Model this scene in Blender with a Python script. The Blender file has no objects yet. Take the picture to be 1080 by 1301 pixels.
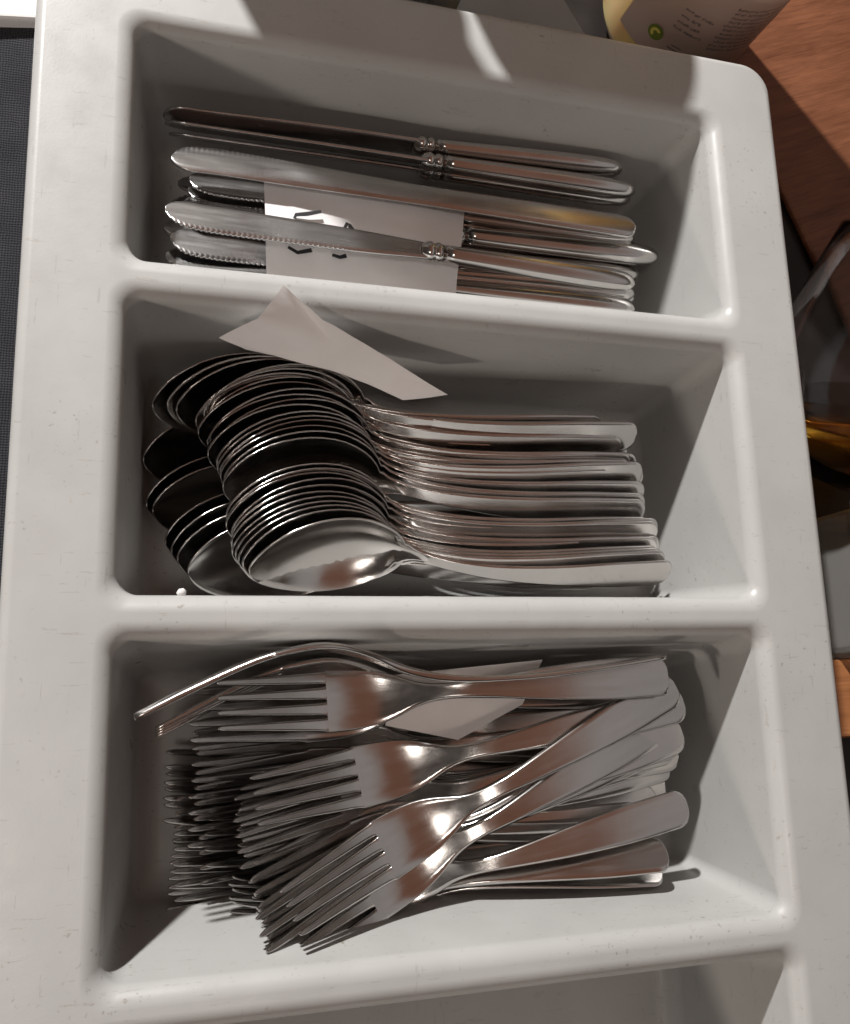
import bpy, bmesh, math, random
from mathutils import Vector, Matrix
import numpy as np
random.seed(7)
scene = bpy.context.scene
C = scene.collection

# ------------------------------------------------------------------ camera
cam_d = bpy.data.cameras.new("camera")
cam = bpy.data.objects.new("camera", cam_d)
C.objects.link(cam)
cam.location = (-0.118010, -0.031153, 0.331774)
cam.rotation_euler = (0.208799, -0.291288, -0.030281)
cam_d.sensor_width = 36.0
cam_d.lens = 32.9897
cam_d.clip_start = 0.01
cam_d.clip_end = 60.0
scene.camera = cam

# ------------------------------------------------------------------ exposure
scene.view_settings.view_transform = 'Standard'
scene.view_settings.look = 'None'
scene.view_settings.exposure = 0.0
scene.view_settings.gamma = 1.0
scene.cycles.max_bounces = 10
scene.cycles.transparent_max_bounces = 12
scene.cycles.sample_clamp_indirect = 4.0

# ------------------------------------------------------------------ world: the dim room all round the tray
world = bpy.data.worlds.new("World")
scene.world = world
world.use_nodes = True
nt = world.node_tree
nt.nodes.clear()
def N(nt, t, **kw):
    n = nt.nodes.new(t)
    for k, v in kw.items():
        setattr(n, k, v)
    return n
wo = N(nt, 'ShaderNodeOutputWorld'); bg = N(nt, 'ShaderNodeBackground')
tc = N(nt, 'ShaderNodeTexCoord'); sp = N(nt, 'ShaderNodeSeparateXYZ')
nt.links.new(tc.outputs['Generated'], sp.inputs[0])
def M_(op, a, b=None, clamp=False):
    m = N(nt, 'ShaderNodeMath', operation=op); m.use_clamp = clamp
    for i, v in enumerate((a, b)):
        if v is None: continue
        if isinstance(v, (int, float)): m.inputs[i].default_value = v
        else: nt.links.new(v, m.inputs[i])
    return m.outputs[0]
def ramp(fac, stops, interp='LINEAR'):
    r = N(nt, 'ShaderNodeValToRGB'); r.color_ramp.interpolation = interp
    while len(r.color_ramp.elements) < len(stops): r.color_ramp.elements.new(0.5)
    for e, (p, c) in zip(r.color_ramp.elements, stops):
        e.position = p; e.color = (*c, 1)
    nt.links.new(fac, r.inputs[0]); return r.outputs[0]
# ceiling: plaster on one side, dark brown timber overhead; walls: warm brown, floor side dark
ratio = M_('DIVIDE', sp.outputs[0], M_('MAXIMUM', sp.outputs[2], 0.02))
rat01 = M_('ADD', M_('MULTIPLY', ratio, 0.2), 0.5, True)
ceil_c = ramp(rat01, [(0.0, (.05,.04,.035)), (0.36, (.08,.07,.065)), (0.44, (.10,.075,.06)), (0.47, (.22,.105,.07)),
                      (0.592, (.24,.115,.075)), (0.612, (.46,.43,.42)), (0.74, (.42,.40,.39)), (0.80, (.09,.06,.045)), (1.0, (.05,.035,.025))])
wall_c = ramp(M_('ADD', M_('MULTIPLY', sp.outputs[2], 0.5), 0.5, True),
              [(0.0, (.02,.014,.011)), (0.47, (.03,.019,.014)), (0.55, (.075,.05,.038)), (0.72, (.10,.07,.055)), (1.0, (.12,.09,.07))])
# the end of the room behind the photographer is unlit
dim = N(nt, 'ShaderNodeMix', data_type='RGBA', blend_type='MULTIPLY'); dim.inputs[0].default_value = 1.0
nt.links.new(wall_c, dim.inputs[6])
nt.links.new(ramp(M_('ADD', M_('MULTIPLY', sp.outputs[1], 0.5), 0.5, True), [(0.0, (.45,.44,.44)), (0.40, (.50,.48,.47)), (0.62, (1,1,1))]), dim.inputs[7])
wall_c = dim.outputs[2]
mix = N(nt, 'ShaderNodeMix', data_type='RGBA')
nt.links.new(M_('MULTIPLY', M_('SUBTRACT', sp.outputs[2], 0.55), 6.0, True), mix.inputs[0])
nt.links.new(wall_c, mix.inputs[6]); nt.links.new(ceil_c, mix.inputs[7])
nt.links.new(mix.outputs[2], bg.inputs[0]); bg.inputs[1].default_value = 0.76
nt.links.new(bg.outputs[0], wo.inputs[0])

# ------------------------------------------------------------------ lamps
def lamp(name, kind, loc, target, power, color, size):
    d = bpy.data.lights.new(name, kind)
    d.energy = power; d.color = color
    if kind == 'AREA':
        d.shape = 'DISK'; d.size = size
    else:
        d.shadow_soft_size = size
    o = bpy.data.objects.new(name, d)
    o.location = loc
    o.rotation_euler = (Vector(target) - Vector(loc)).to_track_quat('-Z', 'Y').to_euler()
    C.objects.link(o); o['kind'] = 'helper'
    return o
lamp('counter_lamp', 'POINT', (-.62, 1.30, .90), (0, 0, 0), 172, (1.0, .98, .955), .028)
lamp('room_lamp', 'AREA', (-.95, -.80, .30), (0, .1, 0), 3.8, (1.0, .88, .78), .10)
lamp('ceiling_lamp', 'AREA', (-.5, -.35, 1.7), (0, 0, 0), 3.0, (1.0, .93, .86), .30)

# ------------------------------------------------------------------ materials
def mat(name, col, rough=.5, metal=0.0, **kw):
    m = bpy.data.materials.new(name); m.use_nodes = True
    b = m.node_tree.nodes['Principled BSDF']
    b.inputs['Base Color'].default_value = (*col, 1)
    b.inputs['Roughness'].default_value = rough
    b.inputs['Metallic'].default_value = metal
    for k, v in kw.items(): b.inputs[k].default_value = v
    return m
def nodes(m): return m.node_tree, m.node_tree.nodes['Principled BSDF']
def noise(t, scale, detail=3, coord='Object', stretch=None, rot=0, rough=.55):
    tc = t.nodes.new('ShaderNodeTexCoord'); mp = t.nodes.new('ShaderNodeMapping')
    if stretch: mp.inputs['Scale'].default_value = stretch
    mp.inputs['Rotation'].default_value = (0, 0, rot)
    n = t.nodes.new('ShaderNodeTexNoise'); n.inputs['Scale'].default_value = scale
    n.inputs['Detail'].default_value = detail; n.inputs['Roughness'].default_value = rough
    t.links.new(tc.outputs[coord], mp.inputs[0]); t.links.new(mp.outputs[0], n.inputs['Vector'])
    return n.outputs['Fac']
def cr(t, fac, stops):
    r = t.nodes.new('ShaderNodeValToRGB')
    while len(r.color_ramp.elements) < len(stops): r.color_ramp.elements.new(.5)
    for e, (p, c) in zip(r.color_ramp.elements, stops):
        e.position = p; e.color = (*c, 1) if len(c) == 3 else c
    t.links.new(fac, r.inputs[0]); return r.outputs[0]
def bump(t, b, hs, strength=.2, dist=.0003):
    prev = None
    for h, s, d in hs:
        n = t.nodes.new('ShaderNodeBump'); n.inputs['Strength'].default_value = s; n.inputs['Distance'].default_value = d
        t.links.new(h, n.inputs['Height'])
        if prev: t.links.new(prev, n.inputs['Normal'])
        prev = n.outputs[0]
    t.links.new(prev, b.inputs['Normal'])
def mixc(t, fac, a, b_, mode='MIX'):
    m = t.nodes.new('ShaderNodeMix'); m.data_type = 'RGBA'; m.blend_type = mode
    for i, v in ((0, fac), (6, a), (7, b_)):
        if isinstance(v, (int, float)): m.inputs[i].default_value = v
        elif isinstance(v, tuple): m.inputs[i].default_value = (*v, 1)
        else: t.links.new(v, m.inputs[i])
    return m.outputs[2]

def plastic():
    m = mat('grey_polypropylene', (.46,.45,.43), .38); t, b = nodes(m)
    b.inputs['Specular IOR Level'].default_value = .42
    c = cr(t, noise(t, 14, 4), [(.3, (.415,.412,.40)), (.55, (.46,.457,.445)), (.75, (.44,.434,.42))])
    # grime specks and hairline scratches
    sp_ = cr(t, noise(t, 420, 2), [(.64, (1,1,1)), (.72, (.66,.62,.56))])
    patch = cr(t, noise(t, 22, 3), [(.50, (0,0,0)), (.66, (1,1,1))])
    c = mixc(t, patch, c, mixc(t, 1.0, c, sp_, 'MULTIPLY'))
    s1 = cr(t, noise(t, 55, 4, stretch=(1, 9, 6), rot=.62, rough=.7), [(.64, (1,1,1)), (.67, (.80,.775,.74)), (.70, (1,1,1))])
    s2 = cr(t, noise(t, 40, 4, stretch=(11, 1, 6), rot=-.38, rough=.7), [(.65, (1,1,1)), (.68, (.83,.81,.78)), (.71, (1,1,1))])
    c = mixc(t, 1.0, c, s1, 'MULTIPLY'); c = mixc(t, 1.0, c, s2, 'MULTIPLY')
    t.links.new(c, b.inputs['Base Color'])
    r = cr(t, noise(t, 60, 4), [(.3, (.27,)*3), (.7, (.47,)*3)])
    t.links.new(r, b.inputs['Roughness'])
    bump(t, b, [(noise(t, 900, 2), .12, .0002), (noise(t, 26, 3), .16, .0014), (noise(t, 160, 3), .05, .0004)])
    return m
def steel(name, col=(.60,.575,.555), r0=.13, r1=.27):
    m = mat(name, col, .2, 1.0); t, b = nodes(m)
    n1 = noise(t, 60, 4, stretch=(.5, 6, 6)); n2 = noise(t, 25, 4)
    r = cr(t, mixc(t, .5, n1, n2), [(.35, (r0,)*3), (.65, (r1,)*3)])
    t.links.new(r, b.inputs['Roughness'])
    c = cr(t, n2, [(.3, tuple(x*.9 for x in col)), (.6, col)])
    t.links.new(c, b.inputs['Base Color'])
    bump(t, b, [(noise(t, 700, 3, stretch=(.08, 3, 3)), .12, .0001), (noise(t, 45, 2), .06, .0008), (noise(t, 150, 3), .04, .0003)])
    return m
def paper_mat():
    m = mat('white_paper', (.86,.835,.83), .75); t, b = nodes(m)
    t.links.new(cr(t, noise(t, 60, 4), [(.3, (.83,.80,.795)), (.7, (.88,.86,.855))]), b.inputs['Base Color'])
    bump(t, b, [(noise(t, 1500, 2), .1, .0001), (noise(t, 50, 3), .25, .0012)])
    return m
def wood(name, dark, light, scale=9, rough=.45):
    m = mat(name, light, rough); t, b = nodes(m)
    g = noise(t, scale*1.5, 7, stretch=(1.0, 9, 4), rough=.72)
    g2 = noise(t, scale*6, 3, stretch=(1.0, 22, 6))
    c = cr(t, mixc(t, .35, g, g2), [(.32, dark), (.62, light)])
    c = mixc(t, .6, c, cr(t, noise(t, 14, 3), [(.3, (.62,.55,.5)), (.65, (1.0,1.0,1.0))]), 'MULTIPLY')
    t.links.new(c, b.inputs['Base Color'])
    bump(t, b, [(g2, .15, .0004)])
    return m
def cloth():
    m = mat('charcoal_cloth', (.035,.035,.042), .95); t, b = nodes(m)
    tc = t.nodes.new('ShaderNodeTexCoord')
    w = []
    for d in ('X', 'Y'):
        wv = t.nodes.new('ShaderNodeTexWave'); wv.bands_direction = d; wv.inputs['Scale'].default_value = 260
        wv.inputs['Distortion'].default_value = 3.5; wv.inputs['Detail'].default_value = 2
        t.links.new(tc.outputs['Object'], wv.inputs[0]); w.append(wv.outputs['Fac'])
    wm = mixc(t, .5, w[0], w[1])
    c = cr(t, wm, [(.25, (.010,.010,.013)), (.75, (.036,.036,.043))])
    c = mixc(t, .6, c, cr(t, noise(t, 60, 4), [(.35, (.5,.5,.55)), (.7, (1.2,1.2,1.2))]), 'MULTIPLY')
    t.links.new(c, b.inputs['Base Color'])
    bump(t, b, [(wm, .6, .0008)])
    return m
PL = plastic()
ST = steel('stainless_steel')
STB = steel('blade_steel', (.58,.57,.565), .16, .30)
PAPER = paper_mat()
INK = mat('black_ink', (.012,.012,.014), .6)
WOODB = wood('brown_wood', (.11,.036,.016), (.27,.105,.05))
WOODO = wood('orange_wood', (.26,.09,.03), (.50,.21,.08), 7)
DARK = wood('dark_worktop', (.006,.005,.005), (.016,.012,.011), 6, .5)
CLOTH = cloth()
WHITE = mat('white_card', (.80,.79,.78), .6)
GLASS = mat('clear_glass', (1,1,1), .02, 0, **{'Transmission Weight': 1.0, 'IOR': 1.45})
AMBER = mat('amber_drink', (.95,.50,.06), .02, 0, **{'Transmission Weight': 1.0, 'IOR': 1.34})
OIL = mat('yellow_liquid', (.85,.58,.20), .12, 0, **{'Coat Weight': 1.0, 'Coat Roughness': .03, 'Subsurface Weight': .6, 'Subsurface Scale': .02})
LABEL = mat('pale_label', (.86,.62,.51), .5)
PRINT = mat('grey_print', (.22,.16,.15), .6)
GREEN = mat('green_print', (.16,.20,.02), .6)
YELL = mat('yellow_print', (.75,.66,.12), .6)
TUB = mat('cloudy_plastic', (.68,.685,.685), .45, 0, **{'Subsurface Weight': 1.0, 'Subsurface Scale': .03, 'Subsurface Radius': (1, 1, 1)})
CLEARP = mat('clear_plastic', (.78,.75,.71), .25, 0, **{'Transmission Weight': .72, 'IOR': 1.12})

# ------------------------------------------------------------------ mesh helpers
def vnormals(V, F):
    V = np.asarray(V, float); Nn = np.zeros_like(V)
    for f in F:
        p = V[list(f)]; n = np.zeros(3)
        for i in range(1, len(f) - 1): n += np.cross(p[i] - p[0], p[i+1] - p[0])
        for i in f: Nn[i] += n
    l = np.linalg.norm(Nn, axis=1); l[l == 0] = 1
    return Nn / l[:, None]
def part_meshes(V, F, G, names):
    """one continuous surface cut into one mesh per part, the shading running on across the cuts"""
    Nn = vnormals(V, F); out = {}
    for gi, nm in names.items():
        fs = [f for f, g in zip(F, G) if g == gi]
        used = sorted({i for f in fs for i in f}); mp = {o: k for k, o in enumerate(used)}
        me = bpy.data.meshes.new(nm)
        me.from_pydata([tuple(V[i]) for i in used], [], [[mp[i] for i in f] for f in fs])
        me.polygons.foreach_set('use_smooth', [True] * len(me.polygons))
        me.normals_split_custom_set([tuple(Nn[used[l.vertex_index]]) for l in me.loops])
        out[gi] = me
    return out
def tag(o, label=None, cat=None, group=None, kind=None):
    if label: o['label'] = label
    if cat: o['category'] = cat
    if group: o['group'] = group
    if kind: o['kind'] = kind
    return o
def empty(name, loc=(0,0,0)):
    o = bpy.data.objects.new(name, None); o.empty_display_size = .02
    o.location = loc; C.objects.link(o); return o
def link(name, me, m, parent=None):
    o = bpy.data.objects.new(name, me)
    if m and not me.materials: me.materials.append(m)
    C.objects.link(o)
    if parent: o.parent = parent
    return o
def mesh_bm(bm, name, smooth=True):
    me = bpy.data.meshes.new(name); bm.normal_update(); bm.to_mesh(me); bm.free()
    me.polygons.foreach_set('use_smooth', [smooth] * len(me.polygons)); return me
def box_mesh(name, sx, sy, sz, bev=.002, z0=0.0):
    bm = bmesh.new(); bmesh.ops.create_cube(bm, size=1)
    for v in bm.verts: v.co = Vector((v.co.x*sx, v.co.y*sy, (v.co.z+.5)*sz + z0))
    if bev: bmesh.ops.bevel(bm, geom=bm.edges[:], offset=bev, segments=3, affect='EDGES', profile=.5)
    return mesh_bm(bm, name, False)
def lathe_mesh(name, prof, n=48, a0=0, a1=2*math.pi):
    full = abs(a1 - a0 - 2*math.pi) < 1e-6; V = []; F = []
    m = n if full else n + 1
    for r, z in prof:
        for k in range(m):
            a = a0 + (a1 - a0) * k / n; V.append((r*math.cos(a), r*math.sin(a), z))
    for i in range(len(prof) - 1):
        for k in range(n):
            k2 = (k + 1) % m
            F.append((i*m+k, i*m+k2, (i+1)*m+k2, (i+1)*m+k))
    me = bpy.data.meshes.new(name); me.from_pydata(V, [], F); me.validate()
    me.polygons.foreach_set('use_smooth', [True]*len(me.polygons)); return me

# ------------------------------------------------------------------ the tray
P, XI, YF, D = .1238, .1330, .2629, .078
def rr(xa, xb, ya, yb, r, nc=9, nx=30, ny=12):
    """rounded rectangle, counter-clockwise from the low y edge; same point count every time"""
    pts = []
    for k in range(nx): pts.append((xa + r + (xb - xa - 2*r) * k / nx, ya))
    for k in range(nc): a = -math.pi/2 + math.pi/2*k/nc; pts.append((xb - r + r*math.cos(a), ya + r + r*math.sin(a)))
    for k in range(ny): pts.append((xb, ya + r + (yb - ya - 2*r) * k / ny))
    for k in range(nc): a = math.pi/2*k/nc; pts.append((xb - r + r*math.cos(a), yb - r + r*math.sin(a)))
    for k in range(nx): pts.append((xb - r - (xb - xa - 2*r) * k / nx, yb))
    for k in range(nc): a = math.pi/2 + math.pi/2*k/nc; pts.append((xa + r + r*math.cos(a), yb - r + r*math.sin(a)))
    for k in range(ny): pts.append((xa, yb - r - (yb - ya - 2*r) * k / ny))
    for k in range(nc): a = math.pi + math.pi/2*k/nc; pts.append((xa + r + r*math.cos(a), ya + r + r*math.sin(a)))
    return pts
def build_tray():
    NX, NC, NY = 30, 9, 12
    V, F, G = [], [], []
    def add(loop, z):
        b = len(V)
        for x, y in loop: V.append((x, y, z))
        return list(range(b, b + len(loop)))
    def bridge(a, b, g):
        n = len(a)
        for i in range(n):
            j = (i + 1) % n
            F.append((a[i], a[j], b[j], b[i])); G.append(g(i) if callable(g) else g)
    half = .0012
    ys = [(-2*P + half, -P - half), (-P + half, -half), (half, P - half), (P + half, YF - .0285)]
    RF, DR = .0068, .12                      # lip fillet, wall draft
    th = math.pi/2 - DR
    prof = [(RF*math.sin(a), -RF*(1-math.cos(a))) for a in np.linspace(0, th, 16)]
    d0, z0 = prof[-1]; RB = .011
    zb = -D + RB*(1 - math.sin(DR))
    for k in range(1, 5):
        z = z0 + (zb - z0)*k/4; prof.append((d0 + (z0 - z)*math.tan(DR), z))
    d1 = prof[-1][0]
    for a in np.linspace(DR, math.pi/2, 7)[1:]:
        prof.append((d1 + RB*(math.cos(DR) - math.cos(a)), -D + RB*(1 - math.sin(a))))
    tops = []
    for ci, (ya, yb) in enumerate(ys):
        prev = None
        for k, (d, z) in enumerate(prof):
            ex = max(0, -z - .007) * (.08 if ci == 1 else -.03)      # near wall leans a little more
            L = add(rr(-XI + d, XI - d, ya + d + ex, yb - d, max(.0090 - d*.30, .004), NC, NX, NY), z)
            if prev is None: tops.append(L)
            else:
                def g(i, ci=ci, z=z):
                    if z > -.0075:
                        if i < NX and ci > 0: return 10 + ci - 1
                        if NX + NC*2 + NY <= i < 2*NX + NC*2 + NY and ci < 3: return 10 + ci
                    return 20 + ci
                bridge(prev, L, g)
            prev = L
        # floor: shrink rings then close
        zc = prof[-1][1]
        c = np.mean([V[i] for i in prev], axis=0)
        b = len(V); V.append((c[0], c[1], zc))
        n = len(prev)
        for i in range(n): F.append((prev[i], prev[(i+1) % n], b)); G.append(20 + ci)
    far0 = NX + NC*2 + NY
    # flat crest of each divider
    for ci in range(3):
        A = tops[ci][far0:far0+NX+1]; B = tops[ci+1][0:NX+1]
        for k in range(NX):
            F.append((A[NX-k], A[NX-k-1], B[k+1], B[k])); G.append(10 + ci)
    # rim: outer loops
    out = []
    yn, yf = -2*P - .0275, YF
    RO = .004
    oprof = [(-RO*(1-math.sin(a)) if True else 0, -RO*(1-math.cos(a))) for a in np.linspace(0, math.pi/2, 6)]
    oprof += [(0, -.012), (-.0025, -.0135), (-.005, -.016), (-.011, -.060), (-.012, -D-.004)]
    for o, z in oprof:
        out.append(add(rr(-.1625 - o, .1625 + o, yn - o, yf + o, .014 + o*.5, NC, NX, NY), z))
    for a, b in zip(out[:-1], out[1:]): bridge(b, a, 1)
    F.append(tuple(reversed(out[-1]))); G.append(1)
    # flat of the rim, between the outer loop and the compartments
    bm = bmesh.new(); vm = {}
    def bv(i):
        if i not in vm: vm[i] = bm.verts.new(V[i])
        return vm[i]
    edges = []
    def edge(i, j): edges.append(bm.edges.new((bv(i), bv(j))))
    n = len(out[0])
    for i in range(n): edge(out[0][i], out[0][(i+1) % n])
    for ci, L in enumerate(tops):
        for i in range(len(L)):
            if i < NX and ci > 0: continue
            if far0 <= i < far0 + NX and ci < 3: continue
            edge(L[i], L[(i+1) % len(L)])
    for ci in range(3):
        edge(tops[ci][far0+NX], tops[ci+1][0]); edge(tops[ci][far0], tops[ci+1][NX])
    bmesh.ops.triangle_fill(bm, use_beauty=True, use_dissolve=False, edges=edges, normal=(0,0,1))
    inv = {v: i for i, v in vm.items()}
    for f in bm.faces:
        vs = [inv[v] for v in f.verts]
        if f.normal.z < 0: vs.reverse()
        F.append(tuple(vs)); G.append(1)
    bm.free()
    # fix winding of the basins so that normals face the opening
    V = np.array(V)
    root = empty('cutlery_tray')
    tag(root, 'light grey moulded plastic tray with compartments of knives, spoons and forks', 'cutlery tray')
    names = {1: 'rim', 10: 'divider', 11: 'divider', 12: 'divider', 20: 'compartment', 21: 'compartment', 22: 'compartment', 23: 'compartment'}
    for gi, me in part_meshes(V, F, G, names).items():
        o = link(names[gi], me, PL, root)
        if gi == 20: o['label'] = 'empty compartment cut off at the bottom'
        if gi == 21: o['label'] = 'compartment filled with forks'
        if gi == 22: o['label'] = 'compartment filled with spoons'
        if gi == 23: o['label'] = 'compartment filled with knives'
    return root
build_tray()

# ------------------------------------------------------------------ cutlery
def interp(tab, s):
    xs = [t[0] for t in tab]
    # monotone-ish smooth interpolation (Catmull-Rom on the table)
    i = max(0, min(len(tab) - 2, int(np.searchsorted(xs, s, 'right')) - 1))
    x0, y0 = tab[i]; x1, y1 = tab[i+1]; h = x1 - x0; u = (s - x0) / h
    def sl(k):
        if k <= 0 or k >= len(tab) - 1: 
            k0 = min(max(k, 0), len(tab)-2) if k <= 0 else len(tab)-2
            return (tab[k0+1][1]-tab[k0][1])/(tab[k0+1][0]-tab[k0][0])
        return (tab[k+1][1]-tab[k-1][1])/(tab[k+1][0]-tab[k-1][0])
    m0, m1 = sl(i)*h, sl(i+1)*h
    return (2*u**3-3*u**2+1)*y0 + (u**3-2*u**2+u)*m0 + (-2*u**3+3*u**2)*y1 + (u**3-u**2)*m1
def sweep(V, F, G, sta, wf, zf, df, tf, grp, yf=lambda s: 0.0, nv=9, cap0=True, cap1=True):
    """a thin strip: half width wf, centre height zf, dish df, thickness tf; rounded edges; closed ends"""
    rings = []
    for s in sta:
        w, z, d, t, y0 = max(wf(s), .00015), zf(s), df(s), tf(s), yf(s)
        slope = (zf(s+.0005) - zf(s-.0005)) / .001
        nx, nz = -slope/math.hypot(1, slope), 1/math.hypot(1, slope)
        ring = []
        e_ = min(t*.5, w*.5)
        up = [-1 + 2*k/(nv-1) for k in range(nv)]
        def pt(v, off):
            zz = z - d*(1 - v*v)
            return (s + nx*off, y0 + v*(w - e_*.6), zz + nz*off)
        for v in up: ring.append(pt(v, t/2))
        p = pt(1, 0); ring.append((p[0], y0 + w, p[2]))
        for v in reversed(up): ring.append(pt(v, -t/2))
        p = pt(-1, 0); ring.append((p[0], y0 - w, p[2]))
        b = len(V); V.extend(ring); rings.append(list(range(b, b+len(ring))))
    n = len(rings[0])
    for k in range(len(rings)-1):
        g = grp((sta[k]+sta[k+1])/2) if callable(grp) else grp
        for i in range(n):
            j = (i+1) % n
            F.append((rings[k][i], rings[k][j], rings[k+1][j], rings[k+1][i])); G.append(g)
    if cap0: F.append(tuple(reversed(rings[0]))); G.append(grp(sta[0]) if callable(grp) else grp)
    if cap1: F.append(tuple(rings[-1])); G.append(grp(sta[-1]) if callable(grp) else grp)
    return rings
def flip(F): return [tuple(reversed(f)) for f in F]

def fork_mesh(endr=.0068, hw=.0082):
    L, R = .190, .1465
    wtab = [(endr, hw), (.03, hw*.985), (.055, hw*.80), (.078, .0046), (.094, .0034), (.103, .0035), (.110, .0050), (.118, .0084), (.126, .0108), (.135, .0119), (R, .0124), (R+.004, .0124)]
    def wf(s):
        if s < endr: return hw*(1-(1-s/endr)**2.6)**(1/2.6) if s > 0 else hw*.18
        return interp(wtab, s)
    ztab = [(0, 0), (.03, .0015), (.06, .0018), (.085, -.0002), (.100, -.0042), (.112, -.0098), (.124, -.0138), (.134, -.0148), (.150, -.0128), (.170, -.0062), (.190, .0016)]
    zf = lambda s: interp(ztab, min(max(s, 0), L))
    V, F, G = [], [], []
    sta = [0, .0004, .0012, .0024, .004, .0055, endr] + list(np.linspace(.012, .09, 14)) + list(np.linspace(.094, R, 20))
    tf = lambda s: .0019 + .0007*math.exp(-((s-.094)/.02)**2)
    sweep(V, F, G, sta, wf, zf, lambda s: .0008*math.sin(math.pi*max(0, min(1, (s-.105)/(R-.105)))), tf, lambda s: 1 if s < .104 else 2, cap1=False)
    PT = .0062
    for k in range(4):
        c = (k-1.5)
        def y0(s, c=c): return c*(PT - .0007*max(0, (s-R)/(L-R))**.8)
        def tw(s):
            u = max(0, (s-R)/(L-R)); w = .00268 - .00165*u**1.25
            q = (s-R)/.0032
            if q < 1: w = PT*.4995 - (PT*.4995 - w)*math.sqrt(max(0, 1-(1-max(0, q))**2))   # round slot root
            return w if s < L-.003 else w*max(.10, (1-((s-L+.003)/.003)**2))**.5
        ts = [R, R+.00005, R+.0002, R+.0006, R+.0012, R+.002, R+.0032] + list(np.linspace(R+.007, L-.003, 8)) + [L-.0018, L-.0008, L-.0002, L]
        sweep(V, F, G, ts, tw, zf, lambda s: 0, lambda s: tf(s)-.0000 if s < L-.012 else tf(s)-.045*(s-L+.012), 3+k, yf=y0, nv=5, cap0=False)
    return part_meshes(V, flip(F), G, {1: 'handle', 2: 'head', 3: 'tine', 4: 'tine', 5: 'tine', 6: 'tine'})
def spoon_mesh(hw=.0078, endr=.006):
    L, B0 = .192, .124
    def wf(s):
        if s < endr: return hw*(1-(1-s/endr)**2.4)**(1/2.4) if s > 0 else hw*.18
        if s < B0: return interp([(endr, hw), (.03, hw*.97), (.06, hw*.74), (.09, .0040), (.108, .0033), (.118, .0037), (B0, .0056), (B0+.004, .0080)], s)
        u = (s - B0)/(L - B0)
        base = .0202*(max(0, 1-(2*max(u,.02)**.88-1)**2))**.56
        return max(base, .0056*(1-u*6) if u < .16 else 0, .0004)
    ztab = [(0, 0), (.03, .0022), (.06, .0030), (.085, .0012), (.103, -.0030), (.118, -.0082), (.130, -.0104), (.150, -.0100), (.172, -.0060), (L, .0012)]
    zf = lambda s: interp(ztab, min(max(s, 0), L))
    def df(s):
        u = (s-.114)/(L-.114)
        return 0 if u <= 0 else .0092*math.sin(math.pi*min(1, u)**.95)**.8 if u < 1 else 0
    tf = lambda s: .0017 + .0007*math.exp(-((s-.105)/.02)**2) - (.0005 if s > .14 else 0)
    V, F, G = [], [], []
    sta = [0, .0004, .0012, .0024, .004, endr] + list(np.linspace(.012, .1, 14)) + list(np.linspace(.104, B0, 8)) + list(B0 + (L-B0)*np.array([.02,.05,.09,.14,.2,.27,.34,.42,.5,.58,.66,.74,.81,.87,.92,.955,.98,.993,1.0]))
    sweep(V, F, G, sta, wf, zf, df, tf, lambda s: 1 if s < B0 else 2, nv=13)
    return part_meshes(V, flip(F), G, {1: 'handle', 2: 'bowl'})
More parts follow.
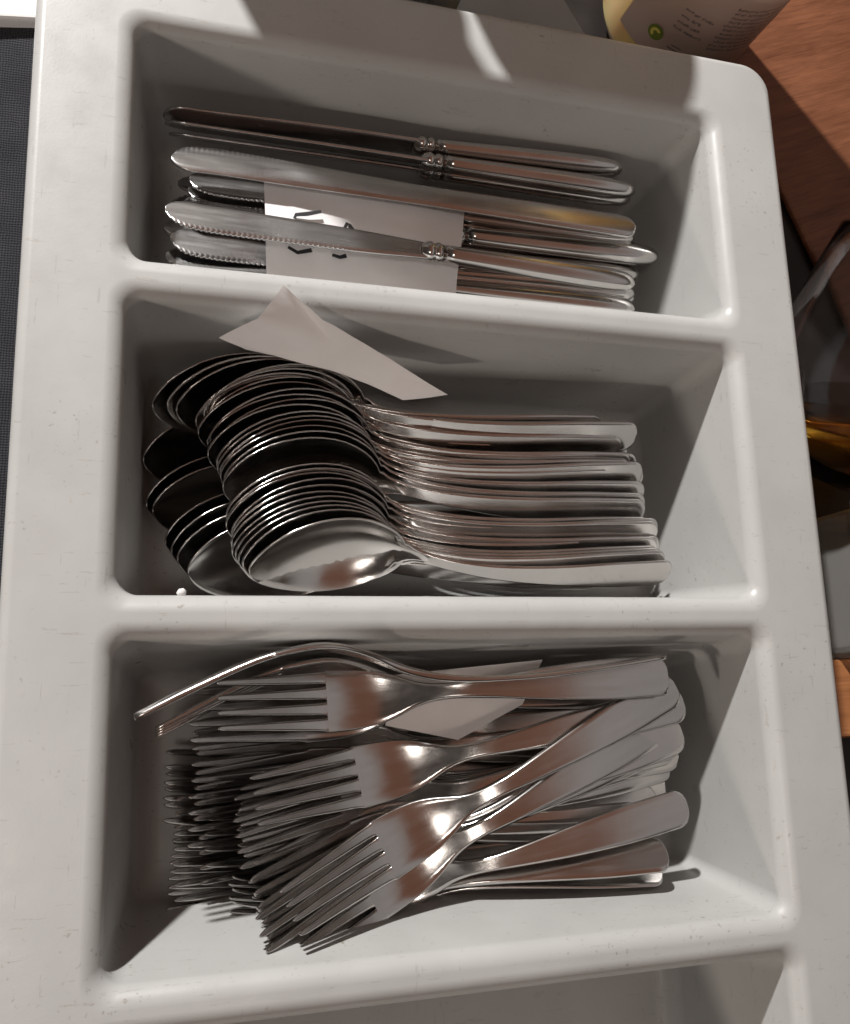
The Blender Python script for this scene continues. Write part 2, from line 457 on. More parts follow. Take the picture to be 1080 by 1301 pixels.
def knife_mesh(flat=False):
    L, HB = .213, .098
    V, F, G = [], [], []
    def bw(s):                 # half width of the blade
        u = (s-HB)/(L-HB)
        w = interp([(0, .0058 if flat else .0044), (.08, .0058 if flat else .0049), (.3, .0062), (.6, .0069), (.8, .0071), (1.0, .0068)], u)
        tip = L - s
        return w*max(.02, (1-(1-min(1, tip/.011))**2.2))**.5
    def by(s):                 # spine stays straight, the edge bellies; tip rounds towards the spine
        u = (s-HB)/(L-HB); tip = L - s
        y = -.0014*u
        if tip < .024: y += .0020*(1-tip/.024)**2
        if s > HB+.035: y += .00016*math.sin((s-HB)*2*math.pi/.0021)*min(1, (s-HB-.035)/.01)
        return y
    bsta = [HB] + list(np.linspace(HB+.004, HB+.034, 8)) + list(np.arange(HB+.035, L-.004, .000525)) + list(L - np.array([.0038,.003,.0023,.0016,.001,.0005,.0001]))
    def bws(s):
        w = bw(s)
        if s > HB+.035: w += .00016*math.sin((s-HB)*2*math.pi/.0021)*min(1, (s-HB-.035)/.01)*-1
        return w
    if flat:
        hwf = lambda s: interp([(0, .0066), (.03, .0068), (.07, .0062), (.098, .0058), (.12, .0058)], s)
        def wh(s): return hwf(s)*(max(.03, 1-(1-min(1, s/.005))**2.4))**.45 if s < HB else bws(s)
        sta = [0, .0005, .0014, .0028, .005] + list(np.linspace(.012, HB-.004, 12)) + bsta
        sweep(V, F, G, sta, wh, lambda s: 0, lambda s: -.0003, lambda s: max(.0011, .0030-.018*max(0, s-.02)), lambda s: 1 if s < HB else 3, yf=lambda s: by(s)*min(1, max(0, (s-HB)/.03)), nv=7)
    else:
        sta = [0, .0004, .0012, .0025, .0045, .007] + list(np.linspace(.012, HB-.002, 14))
        nn = 20; rings = []
        for s in sta:
            a = interp([(0, .0040), (.012, .0052), (.03, .0053), (.06, .0048), (.088, .0041), (HB, .0038)], s)
            h = interp([(0, .0030), (.012, .0043), (.03, .0045), (.06, .0041), (.088, .0036), (HB, .0034)], s)
            e_ = (max(.02, 1-(1-min(1, s/.006))**2.2))**.5
            fl = min(1, max(0, s-.004)/.02)
            ring = []
            for k in range(nn):
                t = 2*math.pi*k/nn
                ct, st_ = math.cos(t), math.sin(t)
                r = 1 + .05*fl*math.cos(4*t)
                ring.append((s, a*e_*r*abs(ct)**.8*(1 if ct > 0 else -1), h*e_*r*abs(st_)**.8*(1 if st_ > 0 else -1)))
            b = len(V); V.extend(ring); rings.append(list(range(b, b+nn)))
        for k in range(len(rings)-1):
            for i in range(nn):
                j = (i+1) % nn; F.append((rings[k][j], rings[k][i], rings[k+1][i], rings[k+1][j])); G.append(1)
        F.append(tuple(rings[0])); G.append(1); F.append(tuple(reversed(rings[-1]))); G.append(1)
        # bolster: two beads round the neck
        rings = []
        for x, r in ((-.003,.0036),(-.002,.0043),(-.0008,.0047),(.0004,.0043),(.0009,.0037),(.0015,.0042),(.0027,.0048),(.004,.0046),(.0052,.0040),(.0066,.0030),(.0075,.0020)):
            b = len(V)
            for k in range(nn):
                t = 2*math.pi*k/nn; V.append((HB+x, r*1.02*math.cos(t), r*.86*math.sin(t)))
            rings.append(list(range(b, b+nn)))
        for k in range(len(rings)-1):
            for i in range(nn):
                j = (i+1) % nn; F.append((rings[k][j], rings[k][i], rings[k+1][i], rings[k+1][j])); G.append(2)
        F.append(tuple(rings[0])); G.append(2); F.append(tuple(reversed(rings[-1]))); G.append(2)
    if not flat: sweep(V, F, G, bsta, bws, lambda s: 0, lambda s: -.0001, lambda s: .0019-.0008*(s-HB)/(L-HB), 3, yf=by, nv=7)
    F = flip(F)
    nm = {1: 'handle', 3: 'blade'}
    if not flat: nm[2] = 'bolster'
    return part_meshes(V, F, G, nm)
PARTS = {
    'fork': (fork_mesh(), {1: 'handle', 2: 'head', 3: 'tine', 4: 'tine', 5: 'tine', 6: 'tine'}),
    'fork_square': (fork_mesh(.0042, .0086), {1: 'handle', 2: 'head', 3: 'tine', 4: 'tine', 5: 'tine', 6: 'tine'}),
    'spoon': (spoon_mesh(), {1: 'handle', 2: 'bowl'}),
    'knife': (knife_mesh(), {1: 'handle', 2: 'bolster', 3: 'blade'}),
    'knife_flat': (knife_mesh(True), {1: 'handle', 3: 'blade'}),
}
PROTO = {}
def piece(kind, name, origin, xdir, zdir, sc, label, cat, group):
    """a fork, spoon or knife: origin at the handle's end, xdir towards its tip, zdir out of its face"""
    x = Vector(xdir).normalized(); z = Vector(zdir); z = (z - x*z.dot(x)).normalized(); y = z.cross(x)
    M = Matrix(((x.x, y.x, z.x, origin[0]), (x.y, y.y, z.y, origin[1]), (x.z, y.z, z.z, origin[2]), (0,0,0,1)))
    root = empty(name); root.matrix_world = M @ Matrix.Scale(sc, 4)
    tag(root, label, cat, group)
    if kind not in PROTO:
        ms, nm = PARTS[kind]; PROTO[kind] = []
        for gi, n in nm.items():
            o = link(n, ms[gi], STB if n == 'blade' else ST, root); PROTO[kind].append(o)
    else:
        for src in PROTO[kind]:
            o = src.copy(); C.objects.link(o); o.parent = root
    return root
# kind, name, origin at the handle end, direction to the tip, face direction, scale, label, category, group
PIECES = [
    ('knife', 'table_knife', (0.09826, 0.21806, -0.03300), (-0.99956, -0.02979, 0.00000), (-0.02968, 0.99575, -0.08716), 1.0029, 'farthest knife, lying on its edge against the shadowed back wall', 'knife', 'steel table knives lying in the top compartment'),
    ('knife', 'table_knife', (0.10296, 0.20591, -0.03100), (-0.99999, 0.00435, 0.00000), (0.00397, 0.91354, 0.40674), 1.0213, 'dark steel knife on edge, second from the back wall, bead collar catching the light', 'knife', 'steel table knives lying in the top compartment'),
    ('knife', 'table_knife', (0.10547, 0.20714, -0.04000), (-0.99997, 0.00616, -0.00458), (0.00329, 0.88294, 0.46947), 1.0245, 'dark knife half hidden between the flat knife and the second one on edge', 'knife', 'steel table knives lying in the top compartment'),
    ('knife_flat', 'table_knife', (0.09716, 0.18260, -0.02400), (-0.99972, 0.02348, 0.00000), (0.00568, 0.24186, 0.97030), 0.9813, 'flat plain steel knife without a collar, just above the white paper slip', 'knife', 'steel table knives lying in the top compartment'),
    ('knife', 'table_knife', (0.10341, 0.18423, -0.03500), (-0.99993, 0.00723, -0.00964), (0.00659, -0.34208, -0.93965), 0.9739, 'knife whose serrated blade dips under the upper edge of the paper slip', 'knife', 'steel table knives lying in the top compartment'),
    ('knife', 'table_knife', (0.11608, 0.17641, -0.03600), (-0.99996, -0.00901, 0.00000), (-0.00381, 0.42260, 0.90631), 1.0445, 'steel knife with bright saw teeth upward, its handle sticking out farthest right', 'knife', 'steel table knives lying in the top compartment'),
    ('knife', 'table_knife', (0.09488, 0.15476, -0.02400), (-0.99930, 0.03223, 0.01916), (-0.02730, -0.27490, -0.96109), 0.9799, 'knife lying across the top of the white paper slip', 'knife', 'steel table knives lying in the top compartment'),
    ('knife', 'table_knife', (0.10986, 0.17048, -0.04400), (-0.99988, -0.01548, 0.00000), (-0.00529, 0.34198, 0.93969), 1.0504, 'knife mostly hidden below the one that crosses the paper slip', 'knife', 'steel table knives lying in the top compartment'),
    ('knife', 'table_knife', (0.10624, 0.15779, -0.04400), (-0.99961, 0.00513, 0.02757), (-0.02799, -0.24178, -0.96993), 1.0217, 'knife with a dark reflecting blade running under the lower part of the paper slip', 'knife', 'steel table knives lying in the top compartment'),
    ('knife', 'table_knife', (0.10100, 0.14815, -0.03600), (-0.99969, 0.01633, -0.01869), (0.01197, -0.34226, -0.93953), 1.0047, 'knife nearest the divider, handle half hidden behind the grey ridge', 'knife', 'steel table knives lying in the top compartment'),
    ('knife', 'table_knife', (0.10608, 0.18298, -0.04000), (-0.99997, -0.00587, 0.00475), (-0.00182, -0.42264, -0.90630), 0.9886, 'knife with dark saw edge going under the paper slip above the bright toothed one', 'knife', 'steel table knives lying in the top compartment'),
    ('knife', 'table_knife', (0.10405, 0.15822, -0.04000), (-0.99987, -0.00843, -0.01409), (-0.01587, 0.27551, 0.96117), 0.9997, 'thin knife between the two lowest ones beside the grey divider', 'knife', 'steel table knives lying in the top compartment'),
    ('knife', 'table_knife', (0.11044, 0.18699, -0.05200), (-0.99965, 0.02639, 0.00000), (0.01320, 0.49983, 0.86603), 1.0262, 'low knife at the bottom of the pile with a brown tinged dark tip', 'knife', 'steel table knives lying in the top compartment'),
    ('knife', 'table_knife', (0.11188, 0.17762, -0.05600), (-0.99968, 0.02535, 0.00000), (0.00440, 0.17359, 0.98481), 1.0498, 'lowest knife, only its dark tip showing at the left of the pile', 'knife', 'steel table knives lying in the top compartment'),
    ('spoon', 'table_spoon', (0.08120, 0.08898, -0.04140), (-0.99999, -0.00170, 0.00416), (0.00400, -0.75770, 0.65259), 1.0284, 'farthest spoon of the packed row, its rim a thin arc in the dark', 'spoon', 'table spoons packed on edge in the middle compartment'),
    ('spoon', 'table_spoon', (0.08445, 0.08525, -0.04161), (-0.99977, 0.01668, 0.01350), (-0.00369, -0.75321, 0.65777), 1.0152, 'spoon with a bright double rim, second from the back of the packed row', 'spoon', 'table spoons packed on edge in the middle compartment'),
    ('spoon', 'table_spoon', (0.08847, 0.08539, -0.04011), (-0.99995, 0.01020, -0.00119), (-0.00840, -0.74589, 0.66602), 1.0179, 'steel spoon on edge, third from the back of the packed row', 'spoon', 'table spoons packed on edge in the middle compartment'),
    ('spoon', 'table_spoon', (0.09663, 0.08538, -0.03675), (-0.99990, 0.00091, -0.01397), (-0.01008, -0.73923, 0.67338), 1.0047, 'spoon just under the pinkish paper slip with a broad pale rim', 'spoon', 'table spoons packed on edge in the middle compartment'),
    ('spoon', 'table_spoon', (0.09204, 0.08644, -0.04241), (-0.99985, -0.01413, 0.00965), (0.01695, -0.74143, 0.67081), 0.9943, 'steel spoon on edge, fifth from the back of the packed row', 'spoon', 'table spoons packed on edge in the middle compartment'),
    ('spoon', 'table_spoon', (0.09034, 0.07979, -0.04110), (-0.99985, 0.01674, 0.00364), (-0.00971, -0.72918, 0.68425), 0.9881, 'steel spoon on edge, sixth from the back of the packed row', 'spoon', 'table spoons packed on edge in the middle compartment'),
    ('spoon', 'table_spoon', (0.09391, 0.07926, -0.04348), (-0.99984, 0.01801, -0.00109), (-0.01395, -0.73353, 0.67951), 0.9894, 'steel spoon on edge, seventh from the back of the packed row', 'spoon', 'table spoons packed on edge in the middle compartment'),
    ('spoon', 'table_spoon', (0.09134, 0.08175, -0.04614), (-0.99975, -0.01454, 0.01684), (0.02213, -0.72860, 0.68458), 0.9876, 'steel spoon on edge, eighth from the back of the packed row', 'spoon', 'table spoons packed on edge in the middle compartment'),
    ('spoon', 'table_spoon', (0.09542, 0.07849, -0.04499), (-0.99978, -0.01155, 0.01742), (0.02040, -0.72053, 0.69313), 0.9843, 'steel spoon on edge, ninth from the back of the packed row', 'spoon', 'table spoons packed on edge in the middle compartment'),
    ('spoon', 'table_spoon', (0.09380, 0.07186, -0.04035), (-0.99982, 0.01546, -0.01132), (-0.01896, -0.71457, 0.69931), 0.9806, 'steel spoon on edge, tenth from the back of the packed row', 'spoon', 'table spoons packed on edge in the middle compartment'),
    ('spoon', 'table_spoon', (0.09747, 0.07193, -0.04091), (-0.99997, 0.00245, -0.00796), (-0.00732, -0.71367, 0.70044), 0.9865, 'steel spoon on edge, eleventh from the back of the packed row', 'spoon', 'table spoons packed on edge in the middle compartment'),
    ('spoon', 'table_spoon', (0.09438, 0.06878, -0.04148), (-0.99998, 0.00438, 0.00340), (-0.00069, -0.70701, 0.70720), 0.9832, 'steel spoon on edge, twelfth from the back of the packed row', 'spoon', 'table spoons packed on edge in the middle compartment'),
    ('spoon', 'table_spoon', (0.09862, 0.06904, -0.04366), (-0.99973, -0.01552, 0.01716), (0.02311, -0.70590, 0.70794), 0.9872, 'steel spoon on edge, thirteenth from the back of the packed row', 'spoon', 'table spoons packed on edge in the middle compartment'),
    ('spoon', 'table_spoon', (0.09902, 0.06753, -0.03880), (-0.99973, -0.01885, -0.01348), (0.00366, -0.70263, 0.71155), 0.9871, 'steel spoon on edge, fourteenth from the back of the packed row', 'spoon', 'table spoons packed on edge in the middle compartment'),
    ('spoon', 'table_spoon', (0.10054, 0.06555, -0.04108), (-0.99984, -0.01784, 0.00276), (0.01431, -0.68993, 0.72373), 0.9899, 'steel spoon on edge, fifteenth from the back of the packed row', 'spoon', 'table spoons packed on edge in the middle compartment'),
    ('spoon', 'table_spoon', (0.10056, 0.05880, -0.04114), (-0.99993, 0.01109, 0.00294), (-0.00555, -0.69192, 0.72195), 0.9890, 'steel spoon on edge, fourteenth from the front of the packed row', 'spoon', 'table spoons packed on edge in the middle compartment'),
    ('spoon', 'table_spoon', (0.10012, 0.05314, -0.04088), (-0.99941, 0.03141, 0.01416), (-0.01175, -0.69703, 0.71694), 0.9798, 'spoon with a wide dark bowl halfway down the row, rim brightly lit at its left', 'spoon', 'table spoons packed on edge in the middle compartment'),
    ('spoon', 'table_spoon', (0.09954, 0.05014, -0.04006), (-0.99943, 0.03141, 0.01202), (-0.01235, -0.67538, 0.73736), 0.9801, 'steel spoon on edge, twelfth from the front of the packed row', 'spoon', 'table spoons packed on edge in the middle compartment'),
    ('spoon', 'table_spoon', (0.10169, 0.04229, -0.04107), (-0.99985, 0.01341, 0.01075), (-0.00131, -0.68312, 0.73030), 0.9825, 'spoon with a thick white glint along its rim, below the wide dark bowl', 'spoon', 'table spoons packed on edge in the middle compartment'),
    ('spoon', 'table_spoon', (0.10315, 0.03958, -0.03648), (-0.99968, 0.01750, -0.01820), (-0.02524, -0.67700, 0.73555), 0.9864, 'steel spoon on edge, tenth from the front of the packed row', 'spoon', 'table spoons packed on edge in the middle compartment'),
    ('spoon', 'table_spoon', (0.10298, 0.03968, -0.04311), (-0.99979, 0.00649, 0.01922), (0.01001, -0.66639, 0.74554), 0.9896, 'steel spoon on edge, ninth from the front of the packed row', 'spoon', 'table spoons packed on edge in the middle compartment'),
    ('spoon', 'table_spoon', (0.10396, 0.04129, -0.03746), (-0.99967, -0.01914, -0.01692), (0.00023, -0.66906, 0.74321), 0.9827, 'steel spoon on edge, eighth from the front of the packed row', 'spoon', 'table spoons packed on edge in the middle compartment'),
    ('spoon', 'table_spoon', (0.10393, 0.03299, -0.03948), (-0.99983, 0.01799, -0.00368), (-0.01476, -0.66764, 0.74434), 0.9814, 'steel spoon on edge, seventh from the front of the packed row', 'spoon', 'table spoons packed on edge in the middle compartment'),
    ('spoon', 'table_spoon', (0.10337, 0.03123, -0.04300), (-0.99980, 0.01320, 0.01471), (0.00248, -0.65464, 0.75594), 0.9795, 'steel spoon on edge, sixth from the front of the packed row', 'spoon', 'table spoons packed on edge in the middle compartment'),
    ('spoon', 'table_spoon', (0.10571, 0.03365, -0.04016), (-0.99983, -0.01761, -0.00489), (0.00792, -0.65839, 0.75264), 0.9898, 'steel spoon on edge, fifth from the front of the packed row', 'spoon', 'table spoons packed on edge in the middle compartment'),
    ('spoon', 'table_spoon', (0.10288, 0.02881, -0.03825), (-0.99999, -0.00077, 0.00383), (0.00339, -0.65658, 0.75425), 0.9697, 'steel spoon on edge, fourth from the front of the packed row', 'spoon', 'table spoons packed on edge in the middle compartment'),
    ('spoon', 'table_spoon', (0.10336, 0.02716, -0.03486), (-0.99999, -0.00461, 0.00028), (0.00318, -0.64198, 0.76671), 0.9673, 'steel spoon on edge, third from the front of the packed row', 'spoon', 'table spoons packed on edge in the middle compartment'),
    ('spoon', 'table_spoon', (0.10177, 0.02544, -0.03000), (-0.99993, -0.00846, -0.00796), (-0.00064, -0.64371, 0.76527), 0.9529, 'spoon directly behind the frontmost bowl', 'spoon', 'table spoons packed on edge in the middle compartment'),
    ('spoon', 'table_spoon', (0.10399, 0.02185, -0.02907), (-0.99981, -0.00081, -0.01954), (-0.01124, -0.79365, 0.60827), 0.9506, 'frontmost spoon beside the divider, broad dark bowl facing the camera', 'spoon', 'table spoons packed on edge in the middle compartment'),
    ('spoon', 'table_spoon', (0.07005, 0.07015, -0.06053), (-0.99998, 0.00592, 0.00000), (-0.00380, -0.64277, 0.76605), 0.9850, 'spoon low at the left of the row, first dark bowl tip from the back', 'spoon', 'table spoons packed on edge in the middle compartment'),
    ('spoon', 'table_spoon', (0.07179, 0.05477, -0.06453), (-0.99998, -0.00558, 0.00000), (0.00359, -0.64277, 0.76605), 0.9850, 'spoon low at the left of the row, second dark bowl tip from the back', 'spoon', 'table spoons packed on edge in the middle compartment'),
    ('spoon', 'table_spoon', (0.07431, 0.04460, -0.06422), (-0.99944, 0.03350, 0.00000), (-0.02108, -0.62875, 0.77732), 0.9850, 'spoon low at the left of the row, third dark bowl tip from the back', 'spoon', 'table spoons packed on edge in the middle compartment'),
    ('spoon', 'table_spoon', (0.07964, 0.03872, -0.05992), (-0.99997, -0.00808, 0.00000), (0.00498, -0.61563, 0.78802), 0.9850, 'spoon low at the left of the row, fourth dark bowl tip from the back', 'spoon', 'table spoons packed on edge in the middle compartment'),
    ('spoon', 'table_spoon', (0.08214, 0.03494, -0.05861), (-0.99996, -0.00923, 0.00000), (0.00555, -0.60177, 0.79865), 0.9850, 'spoon low at the left of the row, fifth dark bowl tip from the back', 'spoon', 'table spoons packed on edge in the middle compartment'),
    ('spoon', 'table_spoon', (0.08447, 0.02417, -0.05730), (-0.99953, 0.03071, 0.00000), (-0.01804, -0.58733, 0.80915), 0.9850, 'spoon low at the left of the row, sixth dark bowl tip from the back', 'spoon', 'table spoons packed on edge in the middle compartment'),
    ('spoon', 'table_spoon', (0.08866, 0.02612, -0.05599), (-0.99996, -0.00889, 0.00000), (0.00510, -0.57354, 0.81916), 0.9850, 'spoon low at the left of the row, seventh dark bowl tip from the back', 'spoon', 'table spoons packed on edge in the middle compartment'),
    ('fork', 'table_fork', (0.08524, -0.01576, -0.00997), (-0.99664, -0.07661, 0.02892), (0.07559, -0.99653, -0.03488), 1.0800, 'fork on its side against the divider, its arched back uppermost', 'fork', 'steel table forks heaped in the lower compartment'),
    ('fork', 'table_fork', (0.09283, -0.01957, -0.03004), (-0.99597, -0.08760, -0.01911), (0.08298, -0.98131, 0.17362), 1.0800, 'fork on its side just inside the arched one, tines in the dark', 'fork', 'steel table forks heaped in the lower compartment'),
    ('fork_square', 'table_fork', (0.08991, -0.02318, -0.01400), (-0.99923, -0.03933, 0.00000), (-0.00274, 0.06970, 0.99756), 0.9531, 'topmost fork with a square ended handle, white paper showing under its neck', 'fork', 'steel table forks heaped in the lower compartment'),
    ('fork', 'table_fork', (0.10045, -0.02667, -0.03600), (-0.99939, -0.03504, 0.00000), (-0.00183, 0.05230, 0.99863), 1.0536, 'fork directly beneath the square ended one, tines sticking out farther left', 'fork', 'steel table forks heaped in the lower compartment'),
    ('fork', 'table_fork', (0.10115, -0.03452, -0.02200), (-0.98661, -0.16076, 0.02757), (0.01025, 0.10758, 0.99414), 0.9545, 'fork with wide bright neck in the middle of the heap', 'fork', 'steel table forks heaped in the lower compartment'),
    ('fork', 'table_fork', (0.09621, -0.02766, -0.01900), (-0.91138, -0.40773, 0.05612), (0.02262, 0.08654, 0.99599), 0.9378, 'frontmost fork, slanting across the heap with orange brown reflections on its tines', 'fork', 'steel table forks heaped in the lower compartment'),
    ('fork', 'table_fork', (0.10273, -0.07669, -0.02800), (-0.98039, -0.19419, -0.03370), (-0.03306, -0.00655, 0.99943), 0.9370, 'fork with a broad grey round ended handle, its head under the frontmost fork', 'fork', 'steel table forks heaped in the lower compartment'),
    ('fork', 'table_fork', (0.10665, -0.04688, -0.03400), (-0.96587, -0.25902, 0.00000), (-0.00904, 0.03371, 0.99939), 0.9992, 'fork whose handle lies between the slanting fork and the broad grey handle', 'fork', 'steel table forks heaped in the lower compartment'),
    ('fork', 'table_fork', (0.09256, -0.09496, -0.02970), (-0.99181, -0.05232, -0.11656), (-0.12714, 0.49399, 0.86012), 0.9300, 'fork with a white gleaming handle end nearest the front wall', 'fork', 'steel table forks heaped in the lower compartment'),
    ('fork', 'table_fork', (0.09481, -0.10338, -0.03997), (-0.99633, 0.00733, -0.08524), (-0.06056, 0.64325, 0.76326), 0.9300, 'low fork tilted under the white gleaming handle', 'fork', 'steel table forks heaped in the lower compartment'),
    ('fork', 'table_fork', (0.10246, -0.04012, -0.03600), (-0.91183, -0.39706, 0.10439), (0.05481, 0.13425, 0.98943), 1.0084, 'fork fanned out under the frontmost fork, first one down', 'fork', 'steel table forks heaped in the lower compartment'),
    ('fork', 'table_fork', (0.10544, -0.04529, -0.03800), (-0.93454, -0.34255, 0.09644), (0.10240, 0.00070, 0.99474), 1.0096, 'fork fanned out under the frontmost fork, second one down', 'fork', 'steel table forks heaped in the lower compartment'),
    ('fork', 'table_fork', (0.10433, -0.04348, -0.04000), (-0.93550, -0.34177, 0.08966), (0.09018, 0.01442, 0.99582), 0.9979, 'fork fanned out under the frontmost fork, third one down', 'fork', 'steel table forks heaped in the lower compartment'),
    ('fork', 'table_fork', (0.10510, -0.04667, -0.04200), (-0.94867, -0.30538, 0.08224), (0.04388, 0.13043, 0.99049), 0.9920, 'fork fanned out under the frontmost fork, fourth one down', 'fork', 'steel table forks heaped in the lower compartment'),
    ('fork', 'table_fork', (0.10913, -0.04935, -0.04400), (-0.96174, -0.26405, 0.07308), (0.08168, -0.02171, 0.99642), 1.0082, 'fork fanned out under the frontmost fork, fifth one down', 'fork', 'steel table forks heaped in the lower compartment'),
    ('fork', 'table_fork', (0.10610, -0.05335, -0.04600), (-0.97172, -0.22625, 0.06768), (0.04522, 0.10303, 0.99365), 0.9720, 'fork fanned out under the frontmost fork, sixth one down', 'fork', 'steel table forks heaped in the lower compartment'),
    ('fork', 'table_fork', (0.10775, -0.05976, -0.04800), (-0.98432, -0.16622, 0.05897), (0.05519, 0.02728, 0.99810), 0.9817, 'fork fanned out under the frontmost fork, seventh one down', 'fork', 'steel table forks heaped in the lower compartment'),
    ('fork', 'table_fork', (0.10652, -0.04962, -0.03800), (-0.98713, -0.15680, 0.03139), (0.04178, -0.06344, 0.99711), 1.0061, 'fork under the bright necked middle fork, first one down', 'fork', 'steel table forks heaped in the lower compartment'),
    ('fork', 'table_fork', (0.10527, -0.05232, -0.04100), (-0.99134, -0.12856, 0.02674), (0.02246, 0.03464, 0.99915), 0.9842, 'fork under the bright necked middle fork, second one down', 'fork', 'steel table forks heaped in the lower compartment'),
    ('fork', 'table_fork', (0.10982, -0.05530, -0.04400), (-0.99562, -0.09115, 0.02082), (0.02166, -0.00830, 0.99973), 1.0112, 'fork under the bright necked middle fork, third one down', 'fork', 'steel table forks heaped in the lower compartment'),
    ('fork', 'table_fork', (0.10776, -0.05803, -0.04700), (-0.99804, -0.06050, 0.01600), (0.02072, -0.07820, 0.99672), 0.9867, 'fork under the bright necked middle fork, fourth one down', 'fork', 'steel table forks heaped in the lower compartment'),
    ('fork', 'table_fork', (0.10936, -0.04246, -0.05199), (-0.99964, 0.01837, 0.01944), (0.01614, -0.16524, 0.98612), 1.0800, 'shaded fork at the left of the heap, first tine row from the back', 'fork', 'steel table forks heaped in the lower compartment'),
    ('fork', 'table_fork', (0.10754, -0.04893, -0.05200), (-0.99991, 0.00089, 0.01364), (0.01352, -0.08093, 0.99663), 1.0800, 'shaded fork at the left of the heap, second tine row from the back', 'fork', 'steel table forks heaped in the lower compartment'),
    ('fork', 'table_fork', (0.10767, -0.05000, -0.05199), (-0.99969, -0.02347, 0.00771), (0.00957, -0.08016, 0.99674), 1.0800, 'shaded fork at the left of the heap, third tine row from the back', 'fork', 'steel table forks heaped in the lower compartment'),
    ('fork', 'table_fork', (0.10425, -0.06368, -0.05200), (-1.00000, 0.00171, 0.00200), (0.00166, -0.17915, 0.98382), 1.0551, 'shaded fork at the left of the heap, fourth tine row from the back', 'fork', 'steel table forks heaped in the lower compartment'),
    ('fork', 'table_fork', (0.10688, -0.07131, -0.05200), (-0.99996, -0.00758, -0.00387), (-0.00361, -0.03439, 0.99940), 1.0800, 'shaded fork at the left of the heap, fifth tine row from the back', 'fork', 'steel table forks heaped in the lower compartment'),
    ('fork', 'table_fork', (0.10162, -0.07510, -0.05200), (-0.99945, -0.03148, -0.01034), (-0.01570, 0.17498, 0.98445), 1.0180, 'shaded fork at the left of the heap, sixth tine row from the back', 'fork', 'steel table forks heaped in the lower compartment'),
    ('fork', 'table_fork', (0.10199, -0.07747, -0.05200), (-0.99855, -0.05133, -0.01633), (-0.00884, -0.14286, 0.98970), 1.0314, 'shaded fork at the left of the heap, seventh tine row from the back', 'fork', 'steel table forks heaped in the lower compartment'),
    ('fork', 'table_fork', (0.09239, -0.06388, -0.06200), (-0.99918, 0.03929, 0.01001), (0.01558, 0.14395, 0.98946), 1.0511, 'dark fork at the bottom of the heap along the left wall, first from the back', 'fork', 'steel table forks heaped in the lower compartment'),
    ('fork', 'table_fork', (0.09396, -0.07536, -0.06200), (-0.99844, 0.05497, 0.00993), (0.02087, 0.20221, 0.97912), 1.0596, 'dark fork at the bottom of the heap along the left wall, second from the back', 'fork', 'steel table forks heaped in the lower compartment'),
    ('fork', 'table_fork', (0.09342, -0.08167, -0.06200), (-0.99891, 0.04551, 0.01018), (-0.00245, -0.26918, 0.96309), 1.0341, 'dark fork at the bottom of the heap along the left wall, third from the back', 'fork', 'steel table forks heaped in the lower compartment'),
    ('fork', 'table_fork', (0.08738, -0.08609, -0.06200), (-0.99956, 0.02760, 0.01048), (0.01232, 0.06747, 0.99765), 1.0043, 'dark fork at the bottom of the heap along the left wall, fourth from the back', 'fork', 'steel table forks heaped in the lower compartment'),
    ('fork', 'table_fork', (0.08822, -0.09941, -0.06200), (-0.99843, 0.05500, 0.01038), (0.01262, 0.04063, 0.99909), 1.0143, 'dark fork at the bottom of the heap along the left wall, fifth from the back', 'fork', 'steel table forks heaped in the lower compartment'),
    ('fork', 'table_fork', (0.08648, -0.10582, -0.06200), (-0.99882, 0.04739, 0.01044), (0.00903, -0.02985, 0.99951), 1.0082, 'dark fork at the bottom of the heap along the left wall, sixth from the back', 'fork', 'steel table forks heaped in the lower compartment'),
    ('fork', 'table_fork', (0.08715, -0.10698, -0.06200), (-0.99988, 0.01132, 0.01054), (0.01054, 0.00056, 0.99994), 0.9989, 'dark fork at the bottom of the heap along the left wall, seventh from the back', 'fork', 'steel table forks heaped in the lower compartment'),
]
for a in PIECES: piece(*a)

# ------------------------------------------------------------------ paper slips
def sheet(name, pts, faces, label, group='paper slips among the cutlery', thick=.00014, cuts=3, amp=.0004, seed=0, soft=3):
    bm = bmesh.new(); vs = [bm.verts.new(p) for p in pts]
    for f in faces: bm.faces.new([vs[i] for i in f])
    bmesh.ops.triangulate(bm, faces=bm.faces[:])
    bmesh.ops.subdivide_edges(bm, edges=bm.edges[:], cuts=cuts, use_grid_fill=True)
    inner = [v for v in bm.verts if not v.is_boundary]
    for _ in range(soft): bmesh.ops.smooth_vert(bm, verts=inner, factor=.5, use_axis_x=True, use_axis_y=True, use_axis_z=True)
    bm.normal_update()
    for v in bm.verts:
        p = v.co
        v.co = p + v.normal*amp*(math.sin(p.x*130+seed)+math.sin(p.y*170+p.x*60+seed*2)+.5*abs(math.sin(p.x*210-p.y*150+seed))+.5*abs(math.sin(p.x*90+p.y*260+seed)))
    bm.normal_update()
    r = bmesh.ops.extrude_face_region(bm, geom=bm.faces[:])
    for v in [g for g in r['geom'] if isinstance(g, bmesh.types.BMVert)]: v.co.z -= thick
    bmesh.ops.recalc_face_normals(bm, faces=bm.faces[:])
    me = mesh_bm(bm, name, True); me.set_sharp_from_angle(angle=math.radians(50)); o = link(name, me, PAPER); tag(o, label, 'paper slip', group); return o
kp = sheet('paper_slip', [(-0.07390, 0.18522, -0.02680), (0.01512, 0.18545, -0.02680), (0.00980, 0.14240, -0.02900), (-0.07244, 0.14189, -0.02900)], [(0,1,2,3)], 'white paper slip with pen strokes lying among the knives', amp=.0007, cuts=6)
